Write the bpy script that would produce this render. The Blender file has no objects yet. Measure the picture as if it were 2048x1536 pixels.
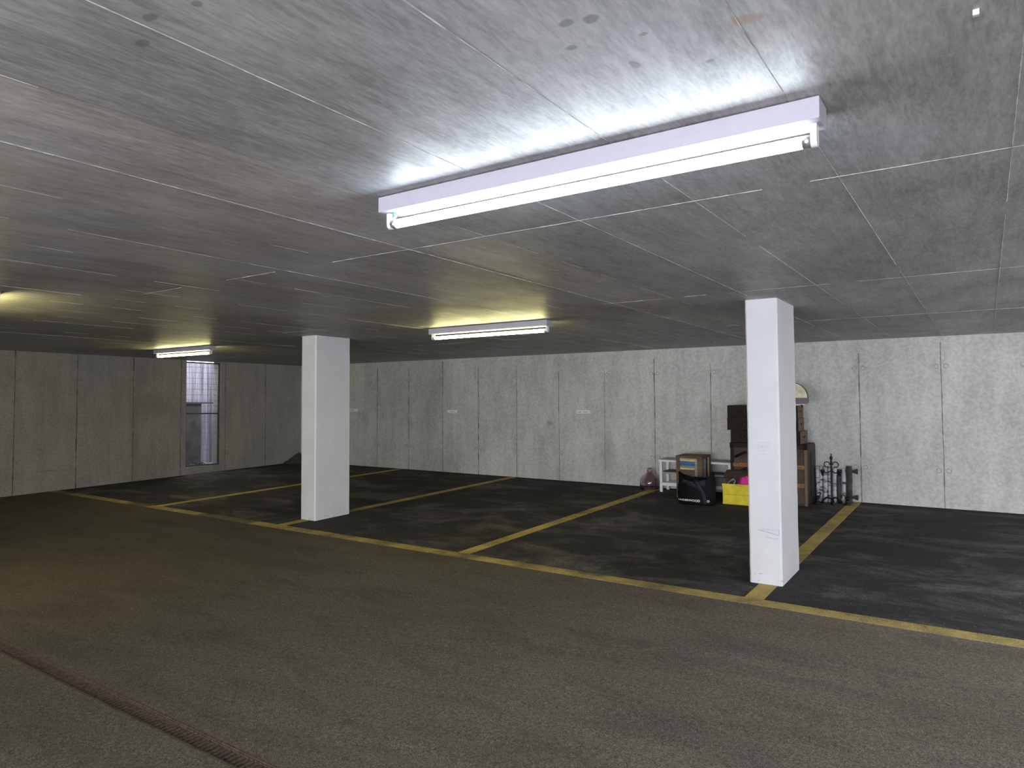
import bpy, bmesh, math, random
from mathutils import Vector, Matrix, Euler, noise as mnoise
random.seed(7)
C = bpy.context.scene.collection
sc = bpy.context.scene

# ------------------------------------------------------------------ camera
YAW, PITCH, ROLL = -0.59879, 0.038447, -0.005536
fwd = Vector((math.sin(YAW)*math.cos(PITCH), math.cos(YAW)*math.cos(PITCH), math.sin(PITCH)))
rt0 = Vector((math.cos(YAW), -math.sin(YAW), 0.0)); up0 = rt0.cross(fwd)
rt = rt0*math.cos(ROLL) + up0*math.sin(ROLL); up = -rt0*math.sin(ROLL) + up0*math.cos(ROLL)
cam = bpy.data.cameras.new('camera'); co = bpy.data.objects.new('camera', cam); C.objects.link(co)
co.matrix_world = Matrix(((rt.x, up.x, -fwd.x, 0), (rt.y, up.y, -fwd.y, 0), (rt.z, up.z, -fwd.z, 1.55), (0, 0, 0, 1)))
cam.sensor_width = 36; cam.lens = 1388.1/2048*36; cam.shift_y = -(768-763.74)/2048
cam.clip_start = 0.05; cam.clip_end = 200
sc.camera = co

# ------------------------------------------------------------------ sky (reaches the light well and, through the added doorways, the room), exposure
w = bpy.data.worlds.new('world'); sc.world = w; w.use_nodes = True
w.node_tree.nodes['Background'].inputs[0].default_value = (0.92, 0.92, 0.95, 1)
w.node_tree.nodes['Background'].inputs[1].default_value = 7.2
vs = sc.view_settings
vs.view_transform = 'Standard'; vs.look = 'None'; vs.exposure = 0.0; vs.gamma = 1.0; vs.use_curve_mapping = False

# lamp colours and strengths (radiance of the tubes)
COOL = (0.80, 0.90, 1.0); WARM = (1.0, 0.94, 0.42)
LAMPS = dict(near=(COOL, 43), mid=(WARM, 50), far=(WARM, 54), left=(WARM, 102), right=((0.93, 0.96, 1.0), 205), rightnear=(COOL, 230), behind=(COOL, 30))
FILL_RIGHT, FILL_FRONT = 20.0, 640.0  # power of the fill lights added to brighten the room
FILL_COLOR = (0.89, 0.92, 1.0)
def door_fill(name, loc, rot, sx, sy, power):
    """added fill light placed at an unseen, made-up garage doorway"""
    l = bpy.data.lights.new(name, 'AREA'); l.shape = 'RECTANGLE'; l.size = sx; l.size_y = sy; l.energy = power; l.color = FILL_COLOR
    o = bpy.data.objects.new(name, l); C.objects.link(o); o.location = loc; o.rotation_euler = rot
door_fill('door_fill_right', (7.12, 6.4, 1.20), (0, math.pi/2, 0), 1.9, 5.2, FILL_RIGHT)
door_fill('door_fill_front', (0.0, -4.62, 1.05), (math.pi/2, 0, 0), 6.0, 1.9, FILL_FRONT)

# ------------------------------------------------------------------ the sloping floor and ceiling
FA, FB = -0.00936, 0.03154
CA, CB, CC = -0.00848, 0.00412, 2.3596
def fz(x, y): return FA*x + FB*y
def cz(x, y): return CC + CA*x + CB*y
XL, XR, YB, YF = -12.344, 7.0, 9.912, -4.5

# ------------------------------------------------------------------ helpers
class MB:
    """collects shapes into one mesh"""
    def __init__(s): s.v = []; s.f = []; s.m = []; s.s = []
    def add(s, vs_, fs, mi=0, smooth=False):
        o = len(s.v); s.v += [tuple(q) for q in vs_]
        for f in fs: s.f.append([i+o for i in f]); s.m.append(mi); s.s.append(smooth)
        return s
    def box(s, x0, x1, y0, y1, z0, z1, mi=0, M=None, bev=0.0):
        if bev > 0:
            bm = bmesh.new(); bmesh.ops.create_cube(bm, size=1)
            for q in bm.verts: q.co = Vector(((x0+x1)/2+q.co.x*(x1-x0), (y0+y1)/2+q.co.y*(y1-y0), (z0+z1)/2+q.co.z*(z1-z0)))
            bmesh.ops.bevel(bm, geom=bm.edges[:], offset=bev, segments=2, affect='EDGES', profile=0.6)
            bm.verts.index_update()
            P = [q.co.copy() for q in bm.verts]; F = [[q.index for q in f.verts] for f in bm.faces]; bm.free()
        else:
            P = [Vector((x, y, z)) for x in (x0, x1) for y in (y0, y1) for z in (z0, z1)]
            F = [(0, 1, 3, 2), (4, 6, 7, 5), (0, 4, 5, 1), (2, 3, 7, 6), (0, 2, 6, 4), (1, 5, 7, 3)]
        if M is not None: P = [M @ q for q in P]
        return s.add(P, F, mi)
    def tube(s, pts, r, n=10, mi=0, cap=True, closed=False):
        pts = [Vector(q) for q in pts]; k = len(pts)
        rr = r if isinstance(r, (list, tuple)) else [r]*k
        P = []; prev = None
        for i, q in enumerate(pts):
            if closed: t = pts[(i+1) % k]-pts[i-1]
            else: t = pts[min(i+1, k-1)]-pts[max(i-1, 0)]
            t.normalize()
            if prev is None:
                a = Vector((0, 0, 1)) if abs(t.z) < .9 else Vector((1, 0, 0))
                u = t.cross(a).normalized()
            else:
                u = prev-t*prev.dot(t); u.normalize()
            prev = u; b = t.cross(u)
            for j in range(n):
                a = 2*math.pi*j/n; P.append(q+(u*math.cos(a)+b*math.sin(a))*rr[i])
        F = []
        for i in range(k if closed else k-1):
            for j in range(n):
                a = i*n+j; b_ = i*n+(j+1) % n; c = ((i+1) % k)*n+(j+1) % n; d = ((i+1) % k)*n+j
                F.append((a, b_, c, d))
        if cap and not closed: F.append(tuple(range(n))[::-1]); F.append(tuple((k-1)*n+j for j in range(n)))
        return s.add(P, F, mi, True)
    def lathe(s, prof, c=(0, 0, 0), n=32, mi=0):
        P = [(c[0]+r*math.cos(2*math.pi*j/n), c[1]+r*math.sin(2*math.pi*j/n), c[2]+z) for r, z in prof for j in range(n)]
        F = [(i*n+j, i*n+(j+1) % n, (i+1)*n+(j+1) % n, (i+1)*n+j) for i in range(len(prof)-1) for j in range(n)]
        return s.add(P, F, mi, True)
    def prism(s, outline, y0, y1, mi=0, smooth=False):
        n = len(outline)
        P = [(x, y0, z) for x, z in outline]+[(x, y1, z) for x, z in outline]
        F = [tuple(range(n)), tuple(range(2*n-1, n-1, -1))]
        s.add(P, F, mi)
        return s.add(P, [(i, i+n, (i+1) % n+n, (i+1) % n) for i in range(n)], mi, smooth)
    def build(s, name, mats, parent=None):
        me = bpy.data.meshes.new(name); me.from_pydata(s.v, [], s.f)
        for m in (mats if isinstance(mats, (list, tuple)) else [mats]): me.materials.append(m)
        me.polygons.foreach_set('material_index', s.m); me.polygons.foreach_set('use_smooth', s.s)
        bm = bmesh.new(); bm.from_mesh(me); bmesh.ops.recalc_face_normals(bm, faces=bm.faces[:]); bm.to_mesh(me); bm.free()
        me.update()
        o = bpy.data.objects.new(name, me); C.objects.link(o)
        if parent is not None: o.parent = parent
        return o
def tag(o, label, cat, group=None, kind=None):
    o['label'] = label; o['category'] = cat
    if group: o['group'] = group
    if kind: o['kind'] = kind
    return o
TILT = (math.atan(FB), math.atan(-FA), 0)                 # things stand square on the sloping floor
def thing(name, label, cat, x, y, rz=0, h=0.0, group=None, tilt=True):
    o = bpy.data.objects.new(name, None); C.objects.link(o); o.empty_display_size = .1
    E_ = Euler(TILT).to_matrix() if tilt else Matrix.Identity(3)
    o.location = Vector((x, y, fz(x, y))) + E_ @ Vector((0, 0, h))
    o.rotation_euler = (E_ @ Euler((0, 0, rz)).to_matrix()).to_euler()
    return tag(o, label, cat, group)
def struct(o, label, cat): return tag(o, label, cat, kind='structure')

# ------------------------------------------------------------------ node helper
class N:
    def __init__(s, name):
        s.mat = bpy.data.materials.new(name); s.mat.use_nodes = True; s.t = s.mat.node_tree
        s.b = s.t.nodes['Principled BSDF']; s._co = None
    def new(s, k, **kw):
        n = s.t.nodes.new(k)
        for a, b in kw.items(): setattr(n, a, b)
        return n
    def put(s, sock, v):
        if isinstance(v, bpy.types.NodeSocket): s.t.links.new(v, sock)
        elif v is not None:
            if isinstance(v, (tuple, list)) and len(v) == 3 and sock.type == 'RGBA': v = tuple(v)+(1,)
            sock.default_value = v
    def co(s):
        if s._co is None: s._co = s.new('ShaderNodeTexCoord').outputs['Object']
        return s._co
    def xyz(s, v=None):
        n = s.new('ShaderNodeSeparateXYZ'); s.put(n.inputs[0], v or s.co()); return n.outputs
    def scale(s, sx, sy, sz, v=None, off=(0, 0, 0)):
        n = s.new('ShaderNodeMapping'); s.put(n.inputs[0], v or s.co()); n.inputs['Scale'].default_value = (sx, sy, sz); n.inputs['Location'].default_value = off; return n.outputs[0]
    def noise(s, v, sc_=1, det=4, rough=.55, dist=0.):
        n = s.new('ShaderNodeTexNoise'); s.put(n.inputs['Vector'], v); n.inputs['Scale'].default_value = sc_; n.inputs['Detail'].default_value = det
        n.inputs['Roughness'].default_value = rough; n.inputs['Distortion'].default_value = dist; return n.outputs[0]
    def m(s, op, a, b=None, c=None, clamp=False):
        n = s.new('ShaderNodeMath', operation=op, use_clamp=clamp)
        for i, q in enumerate((a, b, c)):
            if q is not None: s.put(n.inputs[i], q)
        return n.outputs[0]
    def rng(s, v, a, b, c=0., d=1.):
        n = s.new('ShaderNodeMapRange'); n.interpolation_type = 'SMOOTHSTEP'; s.put(n.inputs[0], v)
        for i, q in enumerate((a, b, c, d)): n.inputs[i+1].default_value = q
        return n.outputs[0]
    def mix(s, f, a, b, mode='MIX'):
        n = s.new('ShaderNodeMix', data_type='RGBA', blend_type=mode)
        s.put(n.inputs[0], f); s.put(n.inputs[6], a); s.put(n.inputs[7], b); return n.outputs[2]
    def white(s, v):
        n = s.new('ShaderNodeTexWhiteNoise', noise_dimensions='3D'); s.put(n.inputs[0], v); return n.outputs[0]
    def comb(s, x, y, z=0.):
        n = s.new('ShaderNodeCombineXYZ')
        for i, q in enumerate((x, y, z)): s.put(n.inputs[i], q)
        return n.outputs[0]
    def bump(s, h, st=.3, dist=.01):
        n = s.new('ShaderNodeBump'); n.inputs['Strength'].default_value = st; n.inputs['Distance'].default_value = dist
        s.put(n.inputs['Height'], h); s.t.links.new(n.outputs[0], s.b.inputs['Normal'])
    def out(s, col=None, rough=None, spec=None, metal=None):
        s.put(s.b.inputs['Base Color'], col); s.put(s.b.inputs['Roughness'], rough)
        s.put(s.b.inputs['Specular IOR Level'], spec); s.put(s.b.inputs['Metallic'], metal)
        return s.mat
    def spot(s, X, Y, cx, cy, rx, ry, soft=.35, wob=None):
        dx = s.m('MULTIPLY', s.m('SUBTRACT', X, cx), 1/rx); dy = s.m('MULTIPLY', s.m('SUBTRACT', Y, cy), 1/ry)
        d = s.m('SQRT', s.m('ADD', s.m('MULTIPLY', dx, dx), s.m('MULTIPLY', dy, dy)))
        if wob is not None: d = s.m('ADD', d, s.m('MULTIPLY', s.m('SUBTRACT', wob, .5), 1.2))
        return s.rng(d, 1-soft, 1+soft, 1., 0.)
def plain(name, col, rough=.5, metal=0., spec=.5, var=.12, scale=30, bump=0.):
    n = N(name); k = n.noise(n.co(), scale, 4)
    f = n.rng(k, .3, .7, 1-var, 1+var)
    c = n.mix(1., tuple(col), n.comb(f, f, f), 'MULTIPLY')
    if bump: n.bump(k, bump, .005)
    return n.out(c, rough, spec, metal)

# ------------------------------------------------------------------ surface materials
def mat_ceiling():
    n = N('board_marked_concrete'); X, Y, Z = n.xyz()
    cloud = n.noise(n.co(), .9, 5, .6); streak = n.noise(n.scale(30, 3.6, 1), 1, 7, .66, .4)
    fine = n.noise(n.scale(95, 20, 1), 1, 4, .65); patch = n.noise(n.scale(4.5, 2.2, 1), 1, 5, .62, .4)
    cell = n.white(n.comb(n.m('FLOOR', n.m('MULTIPLY', n.m('SUBTRACT', X, .09), 1/.5145)), n.m('FLOOR', n.m('MULTIPLY', n.m('SUBTRACT', Y, 2.69), 1/2.41))))
    v = n.m('ADD', n.rng(cloud, .3, .7, -.10, .10), n.rng(streak, .28, .72, -.13, .12))
    v = n.m('ADD', v, n.rng(fine, .3, .7, -.15, .14)); v = n.m('ADD', v, n.m('MULTIPLY', n.m('SUBTRACT', cell, .5), .16))
    v = n.m('ADD', v, n.rng(patch, .35, .7, -.10, .12)); v = n.m('ADD', v, 1.)
    base = n.mix(n.rng(cloud, .4, .62), (.345, .337, .330), (.338, .341, .351))
    c = n.mix(1., base, n.comb(v, v, v), 'MULTIPLY')
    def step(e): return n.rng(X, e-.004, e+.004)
    # shuttering sheets left strips of different tone; rightmost strips painted lighter for missing light
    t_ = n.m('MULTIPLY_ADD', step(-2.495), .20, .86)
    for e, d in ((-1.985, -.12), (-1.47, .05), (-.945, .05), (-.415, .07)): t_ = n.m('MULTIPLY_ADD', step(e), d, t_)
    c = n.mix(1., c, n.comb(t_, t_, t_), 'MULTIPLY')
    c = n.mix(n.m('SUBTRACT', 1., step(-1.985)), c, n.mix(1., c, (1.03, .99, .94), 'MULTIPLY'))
    wob = n.noise(n.co(), 30, 3)
    dark = None
    for cx, cy, rx, ry in ((-.718, 1.265, .017, .013), (-.669, 1.28, .018, .016), (-.759, 1.363, .013, .010), (-.674, 1.518, .011, .02),
                           (-1.429, .752, .022, .012), (-1.547, .799, .022, .012), (-.52, 1.60, .01, .008), (-1.30, .78, .014, .01), (-.60, 1.40, .010, .008)):
        q = n.spot(X, Y, cx, cy, rx, ry, .3, wob); dark = q if dark is None else n.m('MAXIMUM', dark, q)
    c = n.mix(n.m('MULTIPLY', dark, .55), c, (.10, .098, .085))
    c = n.mix(n.m('MULTIPLY', n.spot(X, Y, -.400, 1.468, .034, .02, .5, wob), .5), c, (.36, .20, .11))
    c = n.mix(n.m('MULTIPLY', n.spot(X, Y, -.36, 1.56, .07, .06, .8, wob), .12), c, (.36, .24, .14))
    specks = n.rng(n.noise(n.scale(38, 16, 1), 1, 2, .5), .70, .76); c = n.mix(n.m('MULTIPLY', specks, .16), c, (.13, .125, .12))
    pale = n.rng(n.noise(n.scale(16, 30, 1, off=(3, 1, 0)), 1, 2, .5), .72, .78); c = n.mix(n.m('MULTIPLY', pale, .35), c, (.46, .46, .47))
    n.bump(n.m('ADD', fine, n.m('MULTIPLY', streak, .6)), .25, .006)
    r = n.rng(n.noise(n.scale(9, 2.5, 1), 1, 4, .6), .3, .7, .42, .58)
    return n.out(c, r, .32)
def mat_wall(axis):
    n = N('panel_cast_concrete'); X, Y, Z = n.xyz(); U = X if axis == 'x' else Y
    v1 = n.noise(n.co(), 1.1, 6, .62); v2 = n.noise(n.scale(7, 7, 1.3), 1, 5, .6); v3 = n.noise(n.co(), 26, 4, .65)
    cell = n.white(n.comb(n.m('FLOOR', n.m('MULTIPLY', n.m('SUBTRACT', U, -.441 if axis == 'x' else 5.397), 1/.845)), 0., 3.))
    v = n.m('ADD', n.rng(v1, .3, .7, -.09, .07), n.rng(v2, .3, .7, -.09, .07)); v = n.m('ADD', v, n.rng(v3, .3, .7, -.13, .12))
    v = n.m('ADD', v, n.m('MULTIPLY', n.m('SUBTRACT', cell, .5), .10)); v = n.m('ADD', v, 1.)
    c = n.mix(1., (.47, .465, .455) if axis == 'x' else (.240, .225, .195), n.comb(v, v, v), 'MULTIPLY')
    pores = n.rng(n.noise(n.co(), 34, 2, .5), .70, .76); c = n.mix(n.m('MULTIPLY', pores, .4), c, (.16, .155, .15))
    sm = n.rng(n.noise(n.scale(2.2, 2.2, 1.1, off=(5, 2, 1)), 1, 5, .65), .55, .78); c = n.mix(n.m('MULTIPLY', sm, .32), c, (.20, .19, .175))
    if axis == 'y':
        wob = n.noise(n.co(), 9, 4)
        c = n.mix(n.m('MULTIPLY', n.spot(Y, Z, 6.62, 1.62, .3, .2, .5, wob), .4), c, (.15, .14, .125))
        c = n.mix(n.m('MULTIPLY', n.spot(Y, Z, 6.42, 2.2, .12, .2, .6, wob), .35), c, (.15, .14, .125))
        c = n.mix(n.m('MULTIPLY', n.spot(Y, Z, 6.36, 1.2, .05, .7, .6, wob), .35), c, (.15, .14, .125))
        c = n.mix(n.m('MULTIPLY', n.spot(Y, Z, 5.0, .60, .16, .012, .6, wob), .5), c, (.12, .11, .10))
    else:
        wob = n.noise(n.co(), 12, 4); cr = n.noise(n.scale(1, 1, 2.4), 1.5, 4, .6)
        d = n.m('ABSOLUTE', n.m('SUBTRACT', n.m('ADD', X, n.rng(cr, .2, .8, -.10, .10)), -1.85))
        c = n.mix(n.m('MULTIPLY', n.rng(d, .001, .006, 1., 0.), .32), c, (.2, .195, .19))
        c = n.mix(n.m('MULTIPLY', n.spot(X, Z, -6.02, 1.30, .05, .04, .5, wob), .5), c, (.17, .165, .16))
        c = n.mix(n.m('MULTIPLY', n.spot(X, Z, -4.95, .85, .10, .32, .7, wob), .45), c, (.2, .195, .185))
    n.bump(n.m('ADD', v3, n.m('MULTIPLY', v2, .5)), .3, .006)
    return n.out(c, .72, .35)
def asphalt(n):
    X, Y, Z = n.xyz()
    grain = n.noise(n.co(), 170, 3, .7); agg = n.noise(n.co(), 420, 2, .6); big = n.noise(n.scale(.35, .9, 1), 1, 5, .6); mid = n.noise(n.scale(1.1, 3.2, 1), 1, 6, .65, .6)
    edge = n.noise(n.co(), 5, 4)
    bay = n.rng(n.m('ADD', Y, n.m('MULTIPLY', n.m('SUBTRACT', edge, .5), .05)), 5.06, 5.12)
    lane = n.mix(n.rng(big, .35, .65), (.122, .102, .076), (.142, .122, .098))
    lane = n.mix(n.m('MULTIPLY', n.rng(mid, .42, .70), .5), lane, (.070, .059, .050))
    dust = n.rng(n.noise(n.scale(.9, 1.5, 1, off=(1.7, .4, 0)), 1.15, 7, .72, .6), .445, .74)
    dimmed = n.rng(X, -7.5, -.5, .62, 1.08); lane = n.mix(1., lane, n.comb(dimmed, dimmed, dimmed), 'MULTIPLY')  # light falloff painted in: lane colour darkens towards the left
    bayc = n.mix(n.m('MULTIPLY', dust, .85), (.029, .027, .0265), (.165, .150, .137))
    c = n.mix(bay, lane, bayc)
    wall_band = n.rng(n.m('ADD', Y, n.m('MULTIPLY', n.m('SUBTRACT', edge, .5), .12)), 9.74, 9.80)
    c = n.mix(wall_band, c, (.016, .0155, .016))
    damp = n.rng(n.noise(n.scale(.8, 1.4, 1, off=(8, 3, 0)), 1, 4), .60, .72); c = n.mix(n.m('MULTIPLY', n.m('MULTIPLY', damp, bay), .55), c, (.026, .025, .026))
    k = n.m('MULTIPLY', n.rng(grain, .34, .68, .42, 1.62), n.rng(n.noise(n.co(), 48, 4, .75), .3, .7, .72, 1.30))
    c = n.mix(1., c, n.comb(k, k, k), 'MULTIPLY')
    stones = n.rng(n.noise(n.co(), 260, 1, .5), .72, .77); c = n.mix(n.m('MULTIPLY', stones, .35), c, (.34, .31, .28))
    wob = n.noise(n.co(), 14, 3)
    for cx, cy, rx, ry in ((-3.0, 5.9, .06, .03), (-7.6, 6.05, .22, .06)):
        c = n.mix(n.m('MULTIPLY', n.spot(X, Y, cx, cy, rx, ry, .5, wob), .6), c, (.02, .019, .018))
    return c, grain, X, Y
def mat_floor():
    n = N('worn_asphalt'); c, g, X, Y = asphalt(n)
    n.bump(g, .55, .006)
    return n.out(c, .88, .25)
def mat_line(name='worn_yellow_paint', wear=.5, patches=()):
    n = N(name); c, g, X, Y = asphalt(n)
    w1 = n.noise(n.co(), 130, 4, .75); w2 = n.noise(n.scale(2.2, 2.2, 1), 1, 5, .7)
    a = n.m('ADD', n.m('MULTIPLY', w1, .62), n.m('MULTIPLY', w2, .5))
    f = n.rng(a, wear-.08, wear+.08)
    for lo, hi in patches:
        inside = n.m('MULTIPLY', n.rng(X, lo-.08, lo+.08), n.rng(X, hi-.05, hi+.05, 1., 0.)); f = n.m('MULTIPLY', f, n.m('SUBTRACT', 1., n.m('MULTIPLY', inside, .82)))
    tone = n.rng(n.noise(n.co(), 3, 3), .3, .7, .8, 1.12)
    y = n.mix(1., (.49, .365, .105), n.comb(tone, tone, tone), 'MULTIPLY')
    y = n.mix(n.rng(n.noise(n.co(), 11, 4), .5, .75, 0., .4), y, (.34, .27, .12))
    return n.out(n.mix(f, c, y), .75, .3)
def mat_column():
    n = N('white_painted_concrete'); X, Y, Z = n.xyz()
    v = n.rng(n.noise(n.co(), 3, 4), .3, .7, .95, 1.03); c = n.mix(1., (.605, .605, .62), n.comb(v, v, v), 'MULTIPLY')
    s = n.rng(n.noise(n.scale(14, 14, 55), 1, 4, .7), .60, .68)
    low = n.rng(Z, .02, .12, 1., 0.)
    c = n.mix(n.m('MULTIPLY', n.m('MULTIPLY', s, low), .75), c, (.13, .125, .12))
    n.bump(n.noise(n.co(), 22, 5, .6), .12, .01)
    return n.out(c, .6, .4)

M = {}
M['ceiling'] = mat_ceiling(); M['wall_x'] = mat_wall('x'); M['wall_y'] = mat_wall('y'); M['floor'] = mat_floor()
M['line'] = mat_line('worn_yellow_paint', .50); M['line_long'] = mat_line('trodden_yellow_paint', .54, ((-9.95, -9.45), (-8.25, -7.15), (-12.1, -11.7)))
M['column'] = mat_column()
M['seam'] = plain('dark_cement_seam', (.20, .19, .175), .9, var=.45, scale=9)
M['seam_left'] = plain('dark_brown_seam', (.10, .092, .074), .9, var=.4, scale=9)  # darker, browner seam and tie rings for the left wall
M['tie'] = plain('form_tie_ring', (.32, .315, .305), .9, var=.25, scale=40)
M['tie_left'] = plain('dark_tie_ring', (.185, .172, .145), .9, var=.25, scale=40)
M['fin'] = plain('pale_cement_fin', (.40, .395, .39), .8, var=.45, scale=16)
M['enamel'] = plain('white_enamel', (.36, .35, .41), .5, var=.02, spec=.2)
M['holder'] = plain('white_plastic', (.68, .68, .69), .45, var=.03)
M['cap'] = plain('brushed_lamp_cap', (.6, .6, .62), .35, .9)
M['green'] = plain('green_plastic', (.10, .32, .20), .5)
M['rust'] = plain('rusty_cast_iron', (.075, .054, .039), .9, .1, var=.45, scale=60, bump=.4)
M['pit'] = plain('black_silt', (.012, .011, .010), .95)
M['iron'] = plain('black_wrought_iron', (.016, .015, .017), .5, .6, var=.3)
M['galv'] = plain('dark_galvanised_steel', (.10, .105, .11), .55, .7)
M['whitepaint'] = plain('white_lacquer', (.72, .73, .74), .4, var=.04)
M['greyfelt'] = plain('grey_laminate', (.30, .31, .30), .6)
M['darkslat'] = plain('dark_slat', (.05, .048, .046), .6)
M['greybox'] = plain('grey_fabric', (.20, .205, .225), .8, var=.2)
M['bag'] = plain('black_nylon', (.0045, .0045, .0065), .7, var=.3, spec=.12, bump=.2)
M['baggrey'] = plain('charcoal_webbing', (.026, .026, .033), .8, var=.2, scale=80, spec=.15)
M['print'] = plain('white_print', (.75, .75, .77), .6, var=.05)
M['yellow'] = plain('yellow_plastic', (.66, .54, .018), .5, var=.10, scale=14)
M['yellowdark'] = plain('yellow_plastic_recess', (.36, .29, .015), .6)
M['pink'] = plain('magenta_cloth', (.52, .016, .25), .75, var=.25, scale=18)
M['cable'] = plain('grey_cable', (.34, .33, .31), .5)
M['card'] = plain('brown_cardboard', (.040, .027, .017), .85, var=.3, scale=12)
M['leather'] = plain('dark_brown_leather', (.015, .0085, .0075), .55, var=.3, scale=18, bump=.15, spec=.2)
M['leatherside'] = plain('plum_brown_canvas', (.026, .0135, .0140), .6, var=.25, scale=15)
M['canvas'] = plain('tan_canvas', (.062, .040, .029), .8, var=.35, scale=7)
M['slat'] = plain('honey_wood', (.20, .085, .024), .5, var=.3, scale=22)
M['edge'] = plain('pale_worn_edge', (.12, .075, .06), .6)
M['boxfront'] = plain('dark_brown_board', (.016, .0095, .0078), .6, var=.25, scale=20, spec=.15)
M['boxside'] = plain('tan_board', (.115, .075, .047), .8, var=.2, scale=20)
M['brass'] = plain('aged_brass', (.28, .22, .14), .4, .8)
M['hook'] = plain('black_enamel', (.006, .006, .007), .6, spec=.15)
M['cream'] = plain('cream_quilted_cloth', (.62, .56, .45), .8, var=.25, scale=9)
M['mauve'] = plain('mauve_cloth', (.17, .125, .15), .8, var=.15)
M['mauvedark'] = plain('dark_mauve_piping', (.055, .045, .050), .7)
M['sheet'] = plain('dark_grey_sheet', (.050, .054, .052), .6, var=.3, scale=6)
M['leaf'] = plain('dead_leaves', (.03, .028, .02), .9, var=.5, scale=40)
M['debris'] = plain('straw_and_chips', (.42, .37, .30), .8, var=.4, scale=3)
M['grime'] = plain('pencil_grey', (.36, .36, .39), .8)
def wood(name, col):
    n = N(name); g = n.noise(n.scale(3, 40, 40), 1, 5, .65, .5); g2 = n.noise(n.co(), 9, 4)
    f = n.rng(g, .3, .7, .6, 1.25); c = n.mix(1., tuple(col), n.comb(f, f, f), 'MULTIPLY')
    c = n.mix(n.rng(g2, .58, .72, 0., .6), c, (.06, .045, .035)); n.bump(g, .3, .004)
    return n.out(c, .7, .3)
M['w_brown'] = wood('weathered_brown_board', (.105, .068, .042)); M['w_dark'] = wood('weathered_dark_board', (.032, .022, .018))
M['w_cream'] = wood('flaked_cream_board', (.50, .40, .24)); M['w_blue'] = wood('flaked_blue_board', (.045, .14, .27))
M['w_sage'] = wood('flaked_sage_board', (.21, .23, .19)); M['w_red'] = wood('flaked_red_board', (.20, .085, .055)); M['w_grey'] = wood('flaked_grey_board', (.18, .19, .19))
def mat_birch():
    n = N('birch_bark'); a = n.noise(n.scale(9, 9, 22), 1, 5, .7); b = n.noise(n.co(), 7, 3)
    c = n.mix(n.rng(a, .50, .64), (.50, .49, .52), (.05, .045, .042)); c = n.mix(n.rng(b, .5, .75, 0., .5), c, (.24, .20, .20))
    return n.out(c, .8, .3)
M['birch'] = mat_birch(); M['post'] = plain('dark_weathered_post', (.040, .038, .038), .85, var=.5, scale=16)
def mat_glass():
    n = N('rose_glass'); n.b.inputs['Transmission Weight'].default_value = 1.0; n.b.inputs['IOR'].default_value = 1.45
    n.b.inputs['Base Color'].default_value = (.86, .74, .82, 1); n.b.inputs['Roughness'].default_value = .04
    return n.mat
M['glass'] = mat_glass()
def mat_tube(name, col, k):
    n = N(name); n.b.inputs['Base Color'].default_value = (.8, .8, .8, 1); n.b.inputs['Emission Color'].default_value = (*col, 1); n.b.inputs['Emission Strength'].default_value = k
    return n.mat
for k_, (c_, e_) in LAMPS.items(): M['tube_'+k_] = mat_tube('lit_tube_'+k_, c_, e_)
def mat_well():
    n = N('streaked_outdoor_concrete'); s = n.noise(n.scale(3, 9, .35), 1, 6, .65); k = n.noise(n.co(), 6, 5, .7)
    c = n.mix(n.rng(s, .35, .65), (.075, .08, .105), (.285, .285, .345)); c = n.mix(n.rng(k, .55, .75, 0., .6), c, (.16, .16, .15)); return n.out(c, .85, .3)
M['well'] = mat_well(); M['welldark'] = plain('dark_damp_concrete', (.06, .06, .063), .9, var=.4, scale=5)

# ================================================================== THE SETTING
# --- floor: one sloping asphalt sheet with the slot of the drain cut out of it
DY0, DY1, DX0, DX1 = 1.752, 1.862, -9.0, 4.0
def quad(b, x0, x1, y0, y1, mi=0, dz=0.0): b.add([(x0, y0, fz(x0, y0)+dz), (x1, y0, fz(x1, y0)+dz), (x1, y1, fz(x1, y1)+dz), (x0, y1, fz(x0, y1)+dz)], [(0, 1, 2, 3)], mi)
b = MB()
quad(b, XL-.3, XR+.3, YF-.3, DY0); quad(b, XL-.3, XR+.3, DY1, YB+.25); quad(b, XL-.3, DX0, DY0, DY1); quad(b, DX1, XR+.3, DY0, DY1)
struct(b.build('floor', M['floor']), 'dark asphalt garage floor with dusty driving lane', 'floor')

# --- ceiling slab with formwork fins
b = MB()
x0, x1, y0, y1 = XL-.3, XR+.3, YF-.3, YB+.25
P = [(x, y, cz(x, y)+d) for d in (0, .25) for x, y in ((x0, y0), (x1, y0), (x1, y1), (x0, y1))]
b.add(P, [(0, 1, 2, 3), (7, 6, 5, 4), (0, 4, 5, 1), (1, 5, 6, 2), (2, 6, 7, 3), (3, 7, 4, 0)])
rf = random.Random(3)
def fin(p, q, wd=.0045, dp=.003, gap=.18, step=.22):
    p = Vector(p); q = Vector(q); L = (q-p).length; k = max(2, int(L/step)); d = (q-p)/L; nrm = Vector((-d.y, d.x))
    off = 0.0
    for i in range(k):
        if rf.random() < gap: continue
        a = p+d*(L*i/k); c = p+d*(L*(i+1)/k); w_ = wd*rf.uniform(.55, 1.3); h_ = dp*rf.uniform(.5, 1.2); o2 = rf.uniform(-.003, .003)
        pts = []
        for e in (a, c):
            for sgn in (-1, 1): z = e+nrm*(off+sgn*w_/2); pts.append((z.x, z.y, cz(z.x, z.y)+.0005))
            z = e+nrm*off; pts.append((z.x, z.y, cz(z.x, z.y)-h_))
        b.add(pts, [(0, 2, 5, 3), (2, 1, 4, 5), (0, 1, 2), (3, 5, 4)], 1)
YJ = [-4.54, -2.13, .28, 2.69, 5.10, 7.32]
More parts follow.
